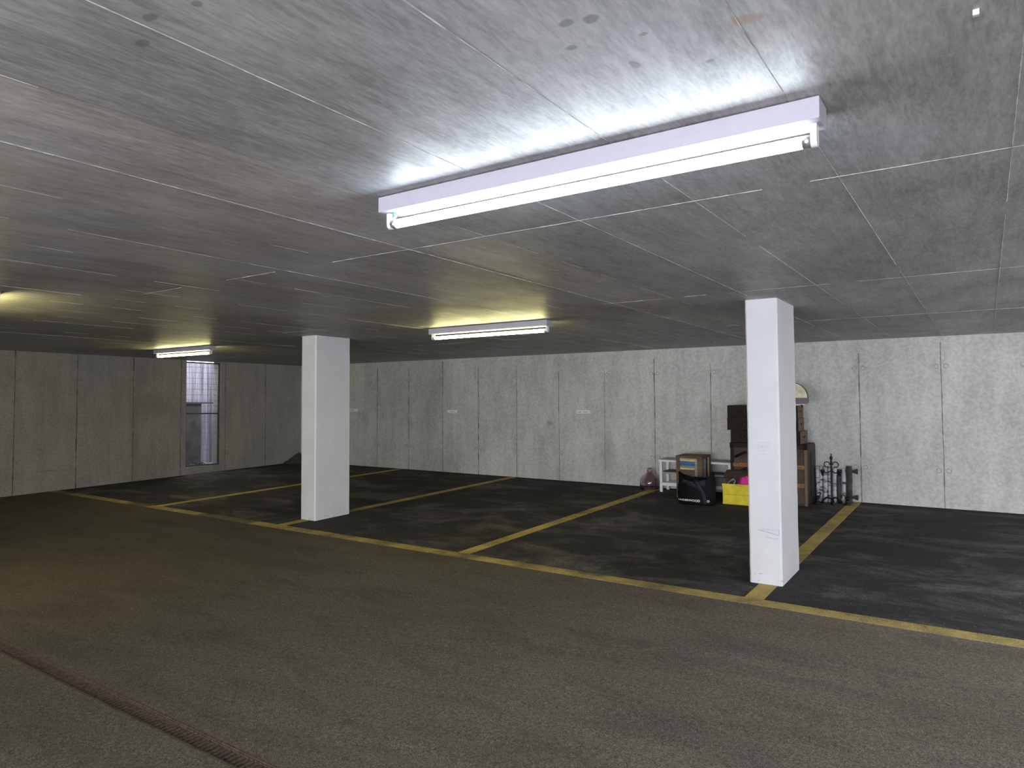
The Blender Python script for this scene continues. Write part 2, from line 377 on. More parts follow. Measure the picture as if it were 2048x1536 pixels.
for i in range(-19, 14):
    xj = {0: .09, -1: -.415, -2: -.945, -3: -1.47, -4: -1.985, -5: -2.49}.get(i, .09+i*.5145)
    for j in range(len(YJ)):
        ya = max(YJ[j], YF); yb = YJ[j+1] if j+1 < len(YJ) else YB
        strong = i in (0, -1, -2, -5) or (i == -3) or rf.random() < .08
        fin((xj, ya), (xj, yb), .0032 if strong else .0020, .0022 if strong else .0011, .05 if strong else .5)
for yj in YJ[1:]:
    x = XL
    while x < XR:
        xe = x+.5145
        if -2.6 < x < .2 or rf.random() < .22: fin((x, yj+rf.uniform(-.004, .004)), (xe, yj+rf.uniform(-.004, .004)), .0030, .0019, .08, .13)
        x = xe
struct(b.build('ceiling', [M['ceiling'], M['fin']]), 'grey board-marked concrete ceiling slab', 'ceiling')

# --- walls
def seam_wall(b, us, plane, axis, zlo, zhi, sgn, seed, ties):
    """thin dark cement beads down the panel joints with rings of form ties beside them"""
    r_ = random.Random(seed)
    for u in us:
        z0_, z1_ = zlo(u), zhi(u); k = 60; dark = r_.uniform(.7, 1.35); ph = r_.uniform(0, 50)
        top = k if axis == 'y' else int(k*r_.uniform(.86, 1.0)); P = []; t = .0022
        for i in range(top+1):
            z = z0_+(z1_-z0_)*i/k; cc = u+.005*mnoise.noise(Vector((ph, z*1.7, 0)))
            wd = (.0165 if axis == 'x' else .0155)*dark*(.35+.9*abs(mnoise.noise(Vector((ph+9, z*2.3, 3))))+.5*r_.random())/1.0
            if axis == 'x': P += [(cc-wd/2, plane-.0004, z), (cc, plane-t, z), (cc+wd/2, plane-.0004, z)]
            else: P += [(plane+.0004, cc-wd/2, z), (plane+t, cc, z), (plane+.0004, cc+wd/2, z)]
        b.add(P, [(3*i+q, 3*i+q+1, 3*i+q+4, 3*i+q+3) for i in range(top) for q in (0, 1)], 1)
        for zt in ties:
            for s_ in (-1, 1):
                if r_.random() < .2: continue
                uc = u+s_*.052; zc = z0_+zt; n = 14
                for ro, ri, mi in ((.031, .021, 2),):
                    P = []
                    for a in range(n):
                        ca, sa = math.cos(2*math.pi*a/n), math.sin(2*math.pi*a/n)
                        for rr in (ro, ri):
                            P.append((uc+rr*ca, plane-.0015, zc+rr*sa) if axis == 'x' else (plane+.0015, uc+rr*ca, zc+rr*sa))
                    b.add(P, [(2*a, 2*((a+1) % n), 2*((a+1) % n)+1, 2*a+1) for a in range(n)], mi)
def wall_box(b, x0, x1, y0, y1, zt=None):
    P = []
    for d in (0, 1):
        for x, y in ((x0, y0), (x1, y0), (x1, y1), (x0, y1)): P.append((x, y, (fz(x, y)-.15) if d == 0 else cz(x, y)+.02))
    b.add(P, [(3, 2, 1, 0), (4, 5, 6, 7), (0, 1, 5, 4), (1, 2, 6, 5), (2, 3, 7, 6), (3, 0, 4, 7)])
b = MB(); wall_box(b, XL-.25, XR+.25, YB, YB+.25)
seam_wall(b, [-11.7, -10.86, -10.013, -9.172, -8.326, -7.494, -6.67, -5.829, -4.992, -4.149, -3.286, -2.44, -1.345, -.441, .42, 1.27, 2.12, 2.97], YB, 'x', lambda u: fz(u, YB), lambda u: cz(u, YB), -1, 5, (.45, 1.72))
struct(b.build('wall_back', [M['wall_x'], M['seam'], M['tie']]), 'long pale concrete wall behind the parking bays', 'wall')
# left wall with the tall opening
WY0, WY1, WZ0 = 7.283, 7.995, .485
b = MB(); wall_box(b, XL-.25, XL, YF-.25, WY0); wall_box(b, XL-.25, XL, WY1, YB)
b.box(XL-.25, XL, WY0, WY1, -.2, WZ0)
seam_wall(b, [1.0, 1.9, 2.8, 3.65, 4.507, 5.397, 6.309, 7.181, 8.094, 9.011], XL, 'y', lambda u: fz(XL, u), lambda u: cz(XL, u), 1, 9, (.33, 1.78))
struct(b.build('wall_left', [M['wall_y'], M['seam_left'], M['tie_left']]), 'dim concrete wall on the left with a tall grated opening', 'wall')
b = MB(); wall_box(b, XR, XR+.25, YF-.25, 3.7); wall_box(b, XR, XR+.25, 9.1, YB)  # this wall and the front one get openings added for the fill light
b.box(XR, XR+.25, 3.7, 9.1, 2.15, 2.36); struct(b.build('wall_right', M['wall_y']), 'concrete wall on the right with an added, unseen doorway', 'wall')
b = MB(); wall_box(b, XL, -3.0, YF-.25, YF); wall_box(b, 3.0, XR, YF-.25, YF); b.box(-3.0, 3.0, YF-.25, YF, 2.0, 2.37); struct(b.build('wall_front', M['wall_x']), 'concrete wall with an added, unseen garage doorway', 'wall')

# --- painted bay lines: thin paint films on the asphalt
def line_mb(x0, x1, y0, y1, dz=.0015):
    b = MB(); k = 24
    P = []
    for d in (dz, -.004):
        for x, y in ((x0, y0), (x1, y0), (x1, y1), (x0, y1)): P.append((x, y, fz(x, y)+d))
    return b.add(P, [(0, 1, 2, 3), (7, 6, 5, 4), (0, 4, 5, 1), (1, 5, 6, 2), (2, 6, 7, 3), (3, 7, 4, 0)])
struct(line_mb(XL+.01, XR-.01, 5.0, 5.145).build('painted_line', M['line_long']), 'long trodden yellow line along the front of all the bays', 'painted line')
for x, y1, lab in ((-1.415, YB-.02, 'yellow bay line running under the right column to the birch panel'), (-4.075, YB-.10, 'yellow bay line ending at the rose glass jug'),
                   (-6.735, YB-.03, 'yellow bay line running under the left column to the back wall'), (-9.35, YB-.03, 'farthest yellow bay line, nearest the grated opening')):
    struct(line_mb(x-.067, x+.067, 5.145, y1, .0012).build('painted_line', M['line']), lab, 'painted line')

# --- tall opening in the left wall: steel frame with a welded grille, light well outside
win = bpy.data.objects.new('window_1', None); C.objects.link(win); win.location = (XL, (WY0+WY1)/2, 1.5); struct(win, 'tall narrow opening closed by a steel grille, sky-lit well beyond', 'window')
WT = cz(XL, WY0)-.0; ox, oy, oz = win.location
def loc(b): b.v = [(x-ox, y-oy, z-oz) for x, y, z in b.v]; return b
b = MB(); fx0, fx1 = XL-.075, XL-.045
b.box(fx0, fx1, WY0+.004, WY0+.03, WZ0+.004, WT-.02); b.box(fx0, fx1, WY1-.03, WY1-.004, WZ0+.004, WT-.02); b.box(fx0, fx1, WY0+.03, WY1-.03, WZ0+.004, WZ0+.034); b.box(fx0, fx1, WY0+.03, WY1-.03, WT-.05, WT-.025)
loc(b).build('frame', M['galv'], win)
b = MB(); b.box(fx0, fx1, WY0+.03, WY1-.03, 1.475, 1.500); loc(b).build('cross_bar', M['galv'], win)
b = MB(); k = 27
for i in range(1, k):
    y = WY0+.03+(WY1-WY0-.06)*i/k; b.box(XL-.062, XL-.058, y-.0019, y+.0019, WZ0+.03, WT-.03)
z = WZ0+.10
while z < WT-.06:
    b.box(XL-.066, XL-.062, WY0+.03, WY1-.03, z-.0022, z+.0022); z += .105
loc(b).build('wire_grille', M['galv'], win)
b = MB(); b.box(-14.45, -14.2, 6.0, 11.2, -.4, 2.60); b.box(-14.2, XL-.25, 5.8, 6.0, -.4, 2.60); b.box(-14.2, XL-.25, 11.0, 11.2, -.4, 2.60); b.box(-14.2, XL-.25, 6.0, 11.0, -.4, .40)
struct(b.build('wall_outside', M['well']), 'streaked concrete light well beyond the grated opening', 'wall')
b = MB(); b.box(-14.2, -13.7, 6.0, 8.42, .40, 1.69); b.box(-14.2, -13.66, 6.0, 8.68, 1.69, 1.725); struct(b.build('trim_1', M['welldark']), 'dark concrete ledge low in the light well', 'ledge')
b = MB(); r_ = random.Random(2)
for i in range(120):
    x, y = r_.uniform(-13.0, -12.72), r_.gauss(7.84, .11); z = .40+max(0, .14-abs(y-7.84)*.6)*r_.random(); s_ = r_.uniform(.02, .045)
    A = Matrix.Translation((x, y, z+.01)) @ Euler((r_.uniform(-.6, .6), r_.uniform(-.6, .6), r_.uniform(0, 6))).to_matrix().to_4x4()
    b.add([A @ Vector(q) for q in ((-s_, 0, 0), (0, -s_*.5, .006), (s_, 0, 0), (0, s_*.5, .006), (0, 0, -.008))], [(0, 1, 4), (1, 2, 4), (2, 3, 4), (3, 0, 4), (0, 3, 2, 1)])
tag(b.build('leaf_litter', M['leaf']), 'dark dead leaves on the ground of the light well', 'leaves', kind='stuff')

# ================================================================== COLUMNS
def column(x0, x1, y0, y1, label, scuffs=()):
    xc, yc = (x0+x1)/2, (y0+y1)/2; zb = fz(xc, yc)
    o = bpy.data.objects.new('concrete_column', None); C.objects.link(o); o.location = (xc, yc, zb); tag(o, label, 'column', 'white concrete columns')
    hx, hy, c = (x1-x0)/2, (y1-y0)/2, .012
    ring = [(-hx+c, -hy), (hx-c, -hy), (hx, -hy+c), (hx, hy-c), (hx-c, hy), (-hx+c, hy), (-hx, hy-c), (-hx, -hy+c)]
    b = MB(); r_ = random.Random(int(x0*100)); lv = 26; P = []
    for i in range(lv+1):
        for k_, (x, y) in enumerate(ring):
            zl = fz(xc+x, yc+y)-zb-.01; zh = cz(xc+x, yc+y)-zb+.005; j = r_.uniform(-.0011, .0011) if 0 < i < lv else 0
            P.append((x+j, y+j*.6, zl+(zh-zl)*i/lv))
    F = [(i*8+k_, i*8+(k_+1) % 8, (i+1)*8+(k_+1) % 8, (i+1)*8+k_) for i in range(lv) for k_ in range(8)]+[tuple(range(7, -1, -1)), tuple(lv*8+k_ for k_ in range(8))]
    b.add(P, F)
    b.build('shaft', M['column'], o)
    if scuffs:
        b = MB()
        for sx0, sz0, sx1, sz1, t in scuffs:
            d = Vector((sx1-sx0, 0, sz1-sz0)); n_ = Vector((-d.z, 0, d.x)).normalized()*t/2
            y = -hy-.0028; A = [Vector((sx0, y, sz0)), Vector((sx1, y, sz1))]
            b.add([A[0]-n_, A[1]-n_, A[1]+n_, A[0]+n_], [(0, 1, 2, 3)])
        q = b.build('pencil_mark', M['grime'], o); q['label'] = 'faint grey pencil and scrape marks'
    return o
colr = column(-1.556, -1.312, 5.55, 6.13, 'white painted column at the right, in front of the stored clutter',
              [(-.05, .405, .10, .375, .005), (.105, .42, .105, .375, .004), (.0, .352, .10, .345, .003)]+[(-.02+.012*i, .40+.006*(i % 3), -.012+.012*i, .418-.004*(i % 2), .003) for i in range(10)])
coll = column(-6.842, -6.582, 5.50, 6.045, 'white painted column at the left, standing before the dark corner')
def socket(x, y, z, s_, label, face, name='wall_socket'):
    o = bpy.data.objects.new(name, None); C.objects.link(o); o.location = (x, y, z); tag(o, label, 'socket', 'sockets on the columns')
    b = MB(); b.box(-s_/2, s_/2, -.006, .002, -s_/2, s_/2, bev=.003); b.build('cover_plate', M['column'], o)
    b = MB(); b.box(-s_*.34, s_*.34, -.0085, -.0055, -s_*.34, s_*.34, bev=.001); ins = b.build('socket_insert', M['column'], o)
    for gx, gz in ((-.17, .15), (.17, .15), (0, -.16)):
        for dx, dz in ((-.06, 0), (.06, 0), (0, .045)):
            b = MB(); b.tube([((gx+dx)*s_, -.0092, (gz+dz)*s_), ((gx+dx)*s_, -.0078, (gz+dz)*s_)], .0022, 8); b.build('socket_hole', M['grime'], ins)
    return o
socket(-1.425, 5.549, 1.232, .092, 'square white socket on the front of the right column', 0)
socket(-6.755, 5.499, 1.297, .085, 'small white switch socket on the front of the left column', 0)

# ================================================================== LAMPS
def lamp(x0, x1, y, mat, label):
    """batten: housing on the ceiling, one bare tube between two lampholders; y is the near top edge of the housing"""
    xc = (x0+x1)/2; yc = y+.05; L = x1-x0; h = .062
    o = bpy.data.objects.new('batten_lamp', None); C.objects.link(o); o.location = (xc, yc, cz(xc, yc)); o.rotation_euler = (math.atan(CB), math.atan(-CA), 0)
    tag(o, label, 'ceiling lamp', 'batten lamps on the ceiling')
    b = MB(); b.box(-L/2, L/2, -.05, .05, -h, -.003, bev=.003); b.build('housing', M['enamel'], o)
    tz = -h-.041
    for s_ in (-1, 1):
        b = MB(); xe = s_*(L/2-.022)
        out = [(-.017, -h+.001), (.017, -h+.001), (.017, tz+.004)]+[(.017*math.cos(a), tz-.002+.017*math.sin(a)*-1) for a in [math.pi*i/8 for i in range(1, 8)]]+[(-.017, tz+.004)]
        n = len(out); P = [(xe-.008, y_, z_) for y_, z_ in out]+[(xe+.008, y_, z_) for y_, z_ in out]
        b.add(P, [tuple(range(n)), tuple(range(2*n-1, n-1, -1))]+[(i, i+n, (i+1) % n+n, (i+1) % n) for i in range(n)]); b.build('lampholder', M['holder'], o)
    b = MB(); xe = L/2-.030; b.tube([(-xe+.022, 0, tz), (xe-.022, 0, tz)], .0168, 20); t = b.build('tube', mat, o)
    for s_ in (-1, 1):
        b = MB(); b.tube([(s_*(xe-.022), 0, tz), (s_*xe, 0, tz)], .0172, 16); b.build('end_cap', M['cap'], t)
    b = MB(); b.tube([(-L/2+.052, -.012, -h+.001), (-L/2+.052, -.012, -h-.018)], .009, 12); b.build('starter', M['green'], o)
    return o
lamp(-1.952, -.34, 1.935, M['tube_near'], 'nearest bare fluorescent batten, glowing cool white across the ceiling')
lamp(-4.997, -3.49, 5.715, M['tube_mid'], 'middle fluorescent batten over the bays between the two columns')
lamp(-10.395, -8.95, 5.60, M['tube_far'], 'farthest fluorescent batten, above the grated opening')
# the rows go on outside the picture: their light reaches the walls and the ceiling
lamp(-7.35, -5.85, 1.935, M['tube_left'], 'fluorescent batten of the near row just beyond the left picture edge')
lamp(.75, 2.25, 5.715, M['tube_right'], 'fluorescent batten of the far row just beyond the right picture edge')
lamp(1.3, 2.8, 1.935, M['tube_rightnear'], 'unseen fluorescent batten set close on the right to brighten the ceiling')  # pulled in from the row spacing to lift the right side of the ceiling
lamp(-1.952, -.44, -1.9, M['tube_behind'], 'fluorescent batten behind the viewer')

# ================================================================== DRAIN
dr = bpy.data.objects.new('drain_channel', None); C.objects.link(dr); dr.location = (-2.5, (DY0+DY1)/2, fz(-2.5, (DY0+DY1)/2)); tag(dr, 'rusty slotted drain grate crossing the driving lane at lower left', 'drain')
dx, dy, dz = dr.location
def dl(x, y, d): return (x-dx, y-dy, fz(x, y)+d-dz)
b = MB()
for y0, y1 in ((DY0, DY0+.012), (DY1-.012, DY1)):
    P = [dl(x, y, d) for d in (.0, -.10) for x, y in ((DX0, y0), (DX1, y0), (DX1, y1), (DX0, y1))]
    b.add(P, [(0, 1, 2, 3), (7, 6, 5, 4), (0, 4, 5, 1), (1, 5, 6, 2), (2, 6, 7, 3), (3, 7, 4, 0)])
b.build('frame', M['rust'], dr)
b = MB(); P = [dl(x, y, d) for d in (-.09, -.11) for x, y in ((DX0, DY0), (DX1, DY0), (DX1, DY1), (DX0, DY1))]
b.add(P, [(0, 1, 2, 3), (7, 6, 5, 4), (0, 4, 5, 1), (1, 5, 6, 2), (2, 6, 7, 3), (3, 7, 4, 0)]); b.build('channel_bed', M['pit'], dr)
x = -7.0
while x < 1.0:
    b = MB(); k = 32
    for i in range(k):
        xa = x+.5/k*i*2*1.0/2*2+.004; 
        if xa > x+.99: break
        P = [dl(xx, y, d) for d in (-.004, -.024) for xx, y in ((xa, DY0+.012), (xa+.0155, DY0+.012), (xa+.0155, DY1-.012), (xa, DY1-.012))]
        b.add(P, [(0, 1, 2, 3), (7, 6, 5, 4), (0, 4, 5, 1), (1, 5, 6, 2), (2, 6, 7, 3), (3, 7, 4, 0)])
    for yy in (DY0+.012, DY1-.020):
        P = [dl(xx, y, d) for d in (-.003, -.03) for xx, y in ((x+.002, yy), (x+.998, yy), (x+.998, yy+.008), (x+.002, yy+.008))]
        b.add(P, [(0, 1, 2, 3), (7, 6, 5, 4), (0, 4, 5, 1), (1, 5, 6, 2), (2, 6, 7, 3), (3, 7, 4, 0)])
    b.build('grate', M['rust'], dr); x += 1.0

# ================================================================== NAME PLATES ON THE BACK WALL
for x0, x1, z0, z1, marks, lab in ((-10.84, -10.556, 1.507, 1.558, ((.1, .25), (.33, .62)), 'small white plate on the back wall beside the left column'),
                                  (-8.205, -7.98, 1.476, 1.530, ((.40, .60), (.66, .84)), 'small white plate in the middle of the back wall'),
                                  (-5.49, -5.25, 1.463, 1.515, ((.06, .36), (.50, .86)), 'small white plate on the back wall, nearest the glass jug')):
    o = bpy.data.objects.new('name_plate', None); C.objects.link(o); xc, zc = (x0+x1)/2, (z0+z1)/2; o.location = (xc, YB-.006, zc); tag(o, lab, 'sign', 'name plates on the back wall')
    W, H = x1-x0, z1-z0
    b = MB(); b.box(-W/2, W/2, -.004, .004, -H/2, H/2, bev=.0015); b.build('plate', M['whitepaint'], o)
    r_ = random.Random(int(-x0*100))
    for a, c in marks:
        b = MB(); x = -W/2+W*a
        while x < -W/2+W*c-.01:
            l = r_.uniform(.008, .014); hh = r_.uniform(.010, .018)
            b.box(x, x+l, -.0048, -.0038, -.008, -.008+hh); x += l-.001
        q = b.build('lettering', M['grime'], o); q['label'] = 'faint grey handwriting'

# ================================================================== STORED CLUTTER BEHIND THE RIGHT COLUMN
# --- rose glass demijohn
t = thing('glass_jug', 'round rose-tinted glass jug on the floor left of the white bench', 'jug', -4.135, 9.66)
b = MB(); prof = [(0.001, .012), (.09, .004), (.125, .012), (.142, .045), (.150, .095), (.146, .135), (.125, .175), (.092, .210), (.058, .236), (.040, .252), (.034, .268), (.036, .290), (.044, .300), (.044, .312), (.034, .316), (.029, .305), (.029, .262), (.052, .232), (.088, .204), (.120, .170), (.141, .133), (.145, .095), (.137, .047), (.120, .018), (.001, .017)]
b.lathe(prof, n=40); b.build('body', M['glass'], t)
b = MB(); b.tube([(.040*math.cos(a), .040*math.sin(a), .276) for a in [2*math.pi*i/24 for i in range(24)]], .006, 8, closed=True); b.build('neck_ring', M['glass'], t)

# --- white bench with shelves
t = thing('shoe_bench', 'white slatted shoe bench standing against the back wall', 'bench', -3.413, 9.68)
W, D, H = 1.035, .29, .468
for sx in (-1, 1):
    for sy in (-1, 1):
        b = MB(); x = sx*(W/2-.021); y = sy*(D/2-.02); b.box(x-.019, x+.019, y-.018, y+.018, 0, H-.03, bev=.002); b.build('leg', M['whitepaint'], t)
b = MB(); b.box(-W/2-.01, W/2+.01, -D/2-.008, D/2+.005, H-.03, H-.006, bev=.003); tp = b.build('top_frame', M['whitepaint'], t)
b = MB(); b.box(-W/2+.01, W/2-.01, -D/2+.012, D/2-.01, H-.007, H+.002); b.build('seat_panel', M['greyfelt'], tp)
for zz, mm, nm in ((.285, 'darkslat', 'upper_shelf'), (.115, 'whitepaint', 'lower_shelf')):
    b = MB()
    for i in range(6):
        y = -D/2+.03+i*(D-.06)/5; b.box(-W/2+.035, W/2-.035, y-.012, y+.012, zz, zz+.012)
    for sx in (-1, 1): x = sx*(W/2-.05); b.box(x-.015, x+.015, -D/2+.015, D/2-.015, zz-.018, zz)
    sh = b.build(nm, M[mm], t)
    b = MB(); b.box(-W/2+.04, W/2-.04, -D/2+.003, -D/2+.014, zz-.022, zz+(.004 if mm == 'darkslat' else .022)); b.build('shelf_rail', M['greyfelt'] if mm == 'darkslat' else M['whitepaint'], sh)
tb = thing('storage_box', 'grey fabric box on the lower bench shelf', 'box', -3.08, 9.69, h=.1275)
b = MB(); b.box(-.145, .145, -.10, .10, 0, .112, bev=.008); b.build('body', M['greybox'], tb)
b = MB(); b.box(-.148, .148, -.103, .103, .106, .122, bev=.004); b.build('lid', M['greybox'], tb)

# --- small chest of painted reclaimed boards
t = thing('reclaimed_wood_chest', 'small square chest of flaking painted boards behind the black bag', 'chest', -3.345, 9.315)
W, D, H = .356, .33, .575
b = MB(); b.box(-W/2, W/2, -D/2, D/2, .0, H-.03, bev=.004); b.build('carcass', M['w_dark'], t)
b = MB(); b.box(-W/2-.008, W/2+.008, -D/2-.010, D/2+.005, H-.03, H, bev=.004); b.build('top_board', M['w_brown'], t)
b = MB()
for x0, x1 in ((-W/2, -W/2+.052), (W/2-.058, W/2)): b.box(x0, x1, -D/2-.012, -D/2+.002, 0, H-.03, bev=.003)
b.box(-W/2+.052, W/2-.058, -D/2-.012, -D/2+.002, 0, .05, bev=.003); b.build('face_frame', M['w_brown'], t)
b = MB(); b.box(W/2-.098, W/2-.060, -D/2-.010, -D/2+.002, .05, H-.075, bev=.003); q = b.build('face_board', M['w_sage'], t); q['label'] = 'upright sage board'
zz = H-.032
for hgt, mm, lab, full in ((.043, 'w_cream', 'cream board', 1), (.058, 'w_blue', 'blue board', 0), (.026, 'w_sage', 'sage board', 0), (.030, 'w_cream', 'cream board', 0), (.034, 'w_brown', 'brown board', 0), (.030, 'w_red', 'red-brown board', 0), (.045, 'w_grey', 'grey board', 0), (.04, 'w_brown', 'brown board', 0), (.05, 'w_sage', 'sage board', 0), (.05, 'w_red', 'red-brown board', 0), (.05, 'w_grey', 'grey board', 0)):
    xr = W/2-.060 if full else W/2-.100
    b = MB(); b.box(-W/2+.054, xr, -D/2-.009-(.004 if full else 0), -D/2+.002, zz-hgt+.003, zz, bev=.002); q = b.build('drawer_board', M[mm], t); q['label'] = lab; zz -= hgt
for y0, y1, mm, lab in ((-D/2, -D/2+.05, 'w_brown', 'brown board'), (-D/2+.052, -D/2+.125, 'w_grey', 'grey board'), (-D/2+.127, -D/2+.20, 'w_dark', 'dark board'), (-D/2+.202, -D/2+.262, 'w_cream', 'cream board'), (-D/2+.264, D/2, 'w_brown', 'brown board')):
    b = MB(); b.box(W/2-.002, W/2+.010, y0, y1, 0, H-.032, bev=.002); q = b.build('side_board', M[mm], t); q['label'] = lab

# --- black bag with a print
t = thing('sports_bag', 'slumped black sports bag with white lettering in front of the painted chest', 'bag', -3.122, 8.80)
BW, BD = .245, .13
def bag_y(x, z):                                           # the front of the bag
    k = max(0., 1-abs(x/BW)**3.2)
    return -(BD*(.62+.38*k))*(1.0-.38*max(0, z/.42)**1.6)-.018*math.sin(x*19+z*9)*max(0, z-.08)/.3
def bag_top(a):
    x = math.cos(a); y = math.sin(a)
    return .405*abs(x)**1.5+(.305 if y < 0 else .33)*(1-abs(x)**1.5)
b = MB(); n = 56; lv = 16; P = []
for i in range(lv+1):
    s_ = i/lv
    for j in range(n):
        a = 2*math.pi*j/n; ca, sa = math.cos(a), math.sin(a)
        xx = BW*math.copysign(abs(ca)**.45, ca)*(.94+.06*math.sin(math.pi*min(1, s_*1.3)))
        z = .004+bag_top(a)*s_; fy = bag_y(xx, z); yy = fy*abs(math.copysign(abs(sa)**.5, sa)) if sa < 0 else -fy*.92*abs(sa)**.5
        nn = mnoise.noise(Vector((xx*9, yy*9, z*9)))*.012*s_
        if i == 0: xx *= .96; yy *= .93
        P.append((xx+nn, yy+nn*.6, z))
F = [(i*n+j, i*n+(j+1) % n, (i+1)*n+(j+1) % n, (i+1)*n+j) for i in range(lv) for j in range(n)]+[tuple(range(n-1, -1, -1))]
# lining folds down inside
m0 = lv*n
for j in range(n): x_, y_, z_ = P[m0+j]; P.append((x_*.93, y_*.86, z_-.004))
for j in range(n): x_, y_, z_ = P[m0+j]; P.append((x_*.88, y_*.8, .10))
for k_ in range(2): F += [((lv+k_)*n+j, (lv+k_)*n+(j+1) % n, (lv+k_+1)*n+(j+1) % n, (lv+k_+1)*n+j) for j in range(n)]
F.append(tuple((lv+2)*n+j for j in range(n)))
b.add(P, F, 0, True); body = b.build('body', M['bag'], t)
def ribbon(path, wd, nrm=(0, -1, 0), th=.005):
    b = MB(); nrm = Vector(nrm); pts = [Vector(q) for q in path]; P = []
    for i, q in enumerate(pts):
        tg = (pts[min(i+1, len(pts)-1)]-pts[max(i-1, 0)]).normalized(); sd = tg.cross(nrm).normalized()*wd/2
        for o_ in (q-sd, q+sd, q+sd+nrm*th, q-sd+nrm*th): P.append(o_)
    F = [(i*4+k_, i*4+(k_+1) % 4, i*4+4+(k_+1) % 4, i*4+4+k_) for i in range(len(pts)-1) for k_ in range(4)]+[(0, 1, 2, 3), tuple(len(pts)*4-4+k_ for k_ in (3, 2, 1, 0))]
    return b.add(P, F, 0, True)
def on(x, z, d=.004): return (x, bag_y(x, z)-d, z)
ribbon([on(.02, .305, .02), on(.05, .285, .03), on(.07, .25, .028), on(.095, .21, .018), on(.118, .17, .008), on(.138, .12), on(.146, .07), on(.142, .03)], .05).build('shoulder_strap', M['baggrey'], t)
ribbon([on(-.09, .30), on(-.02, .268, .008), on(.03, .245, .012), on(.075, .20, .012)], .042).build('handle_strap', M['baggrey'], t)
b = MB(); k_ = 14; P = []                                  # front flap panel in charcoal along the rim
for i in range(k_+1):
    x = -.155+.30*i/k_
    for z in (.298+.05*abs(x/.2)**1.5, .262+.02*math.sin(i*.9)): P.append(on(x, z, .003))
b.add(P, [(2*i, 2*i+1, 2*i+3, 2*i+2) for i in range(k_)], 0, True); b.build('rim_panel', M['baggrey'], t)
b = MB(); b.tube([on(.03+.022*math.cos(a), .315+.018*math.sin(a), .02) for a in [2*math.pi*i/16 for i in range(16)]], .010, 8, closed=True); b.build('grip', M['bag'], t)
def text_mesh(s_, size):
    cu = bpy.data.curves.new('lettering', 'FONT'); cu.body = s_; cu.size = size; cu.align_x = 'LEFT'; cu.offset = size*.02
    o = bpy.data.objects.new('lettering', cu); C.objects.link(o); dg = bpy.context.evaluated_depsgraph_get()
    me = bpy.data.meshes.new_from_object(o.evaluated_get(dg)); C.objects.unlink(o); bpy.data.objects.remove(o); return me
def lettering(s_, x0, x1, z0, h0, h1, slope=0.):
    me = text_mesh(s_, .1); xs = [v.co.x for v in me.vertices]; a, c = min(xs), max(xs)
    bm = bmesh.new(); bm.from_mesh(me); bmesh.ops.triangulate(bm, faces=bm.faces[:]); bm.to_mesh(me); bm.free()
    for v in me.vertices:
        u = (v.co.x-a)/(c-a); x = x0+(x1-x0)*u; z = z0+slope*u+v.co.y/.073*(h0+(h1-h0)*u); v.co = Vector(on(x, z, .006))
    me.materials.clear(); me.materials.append(M['print'])
    o = bpy.data.objects.new('lettering', me); C.objects.link(o); o.parent = t; o['label'] = 'white printed lettering'; return o
lettering('UNDERWOOD', -.205, .088, .052, .019, .031, -.006)
lettering('D', .175, .204, .050, .026, .024)

# --- yellow folding crate and what is in it
t = thing('folding_crate', 'yellow plastic folding crate between the black bag and the right column', 'crate', -2.625, 9.07)
W, D, H, th = .40, .275, .262, .012
b = MB(); b.box(-W/2, W/2, -D/2, D/2, .004, .016); b.box(-W/2, W/2, -D/2, -D/2+th, .004, H); b.box(-W/2, W/2, D/2-th, D/2, .004, H); b.box(-W/2, -W/2+th, -D/2+th, D/2-th, .016, H); b.box(W/2-th, W/2, -D/2+th, D/2-th, .016, H)
b.build('body', M['yellow'], t)
b = MB()
for (x0, x1, y0, y1) in ((-W/2-.006, W/2+.006, -D/2-.006, -D/2+.012), (-W/2-.006, W/2+.006, D/2-.012, D/2+.006), (-W/2-.006, -W/2+.012, -D/2+.012, D/2-.012), (W/2-.012, W/2+.006, -D/2+.012, D/2-.012)): b.box(x0, x1, y0, y1, H-.022, H+.004)
b.build('rim', M['yellow'], t)
b = MB(); yf = -D/2
for zl in (.010, H-.036): b.box(-W/2-.003, W/2+.003, yf-.005, yf+.001, zl, zl+.012)
for i in range(5): x = -W/2+.006+i*(W-.020)/4; b.box(x, x+.008, yf-.005, yf+.001, .022, H-.036)
b.build('rib', M['yellow'], t)
b = MB(); b.box(-W/2+.012, W/2-.012, yf-.0030, yf+.001, .128, .134); q = b.build('fold_seam', M['yellowdark'], t); q['label'] = 'darker fold line'
b = MB(); b.box(-.04, .05, yf-.0085, yf-.0055, H-.017, H-.007); b.build('handle_slot', M['yellowdark'], t)
Fh = .018
t = thing('cardboard_box', 'open brown cardboard box poking out of the yellow crate', 'box', -2.69, 9.135, rz=.05, h=Fh)
b = MB(); W2, D2, H2 = .265, .115, .40
b.box(-W2/2, W2/2, -D2/2, D2/2, 0, .012); b.box(-W2/2, W2/2, -D2/2, -D2/2+.006, .012, H2); b.box(-W2/2, W2/2, D2/2-.006, D2/2, .012, H2); b.box(-W2/2, -W2/2+.006, -D2/2+.006, D2/2-.006, .012, H2); b.box(W2/2-.006, W2/2, -D2/2+.006, D2/2-.006, .012, H2); b.build('body', M['card'], t)
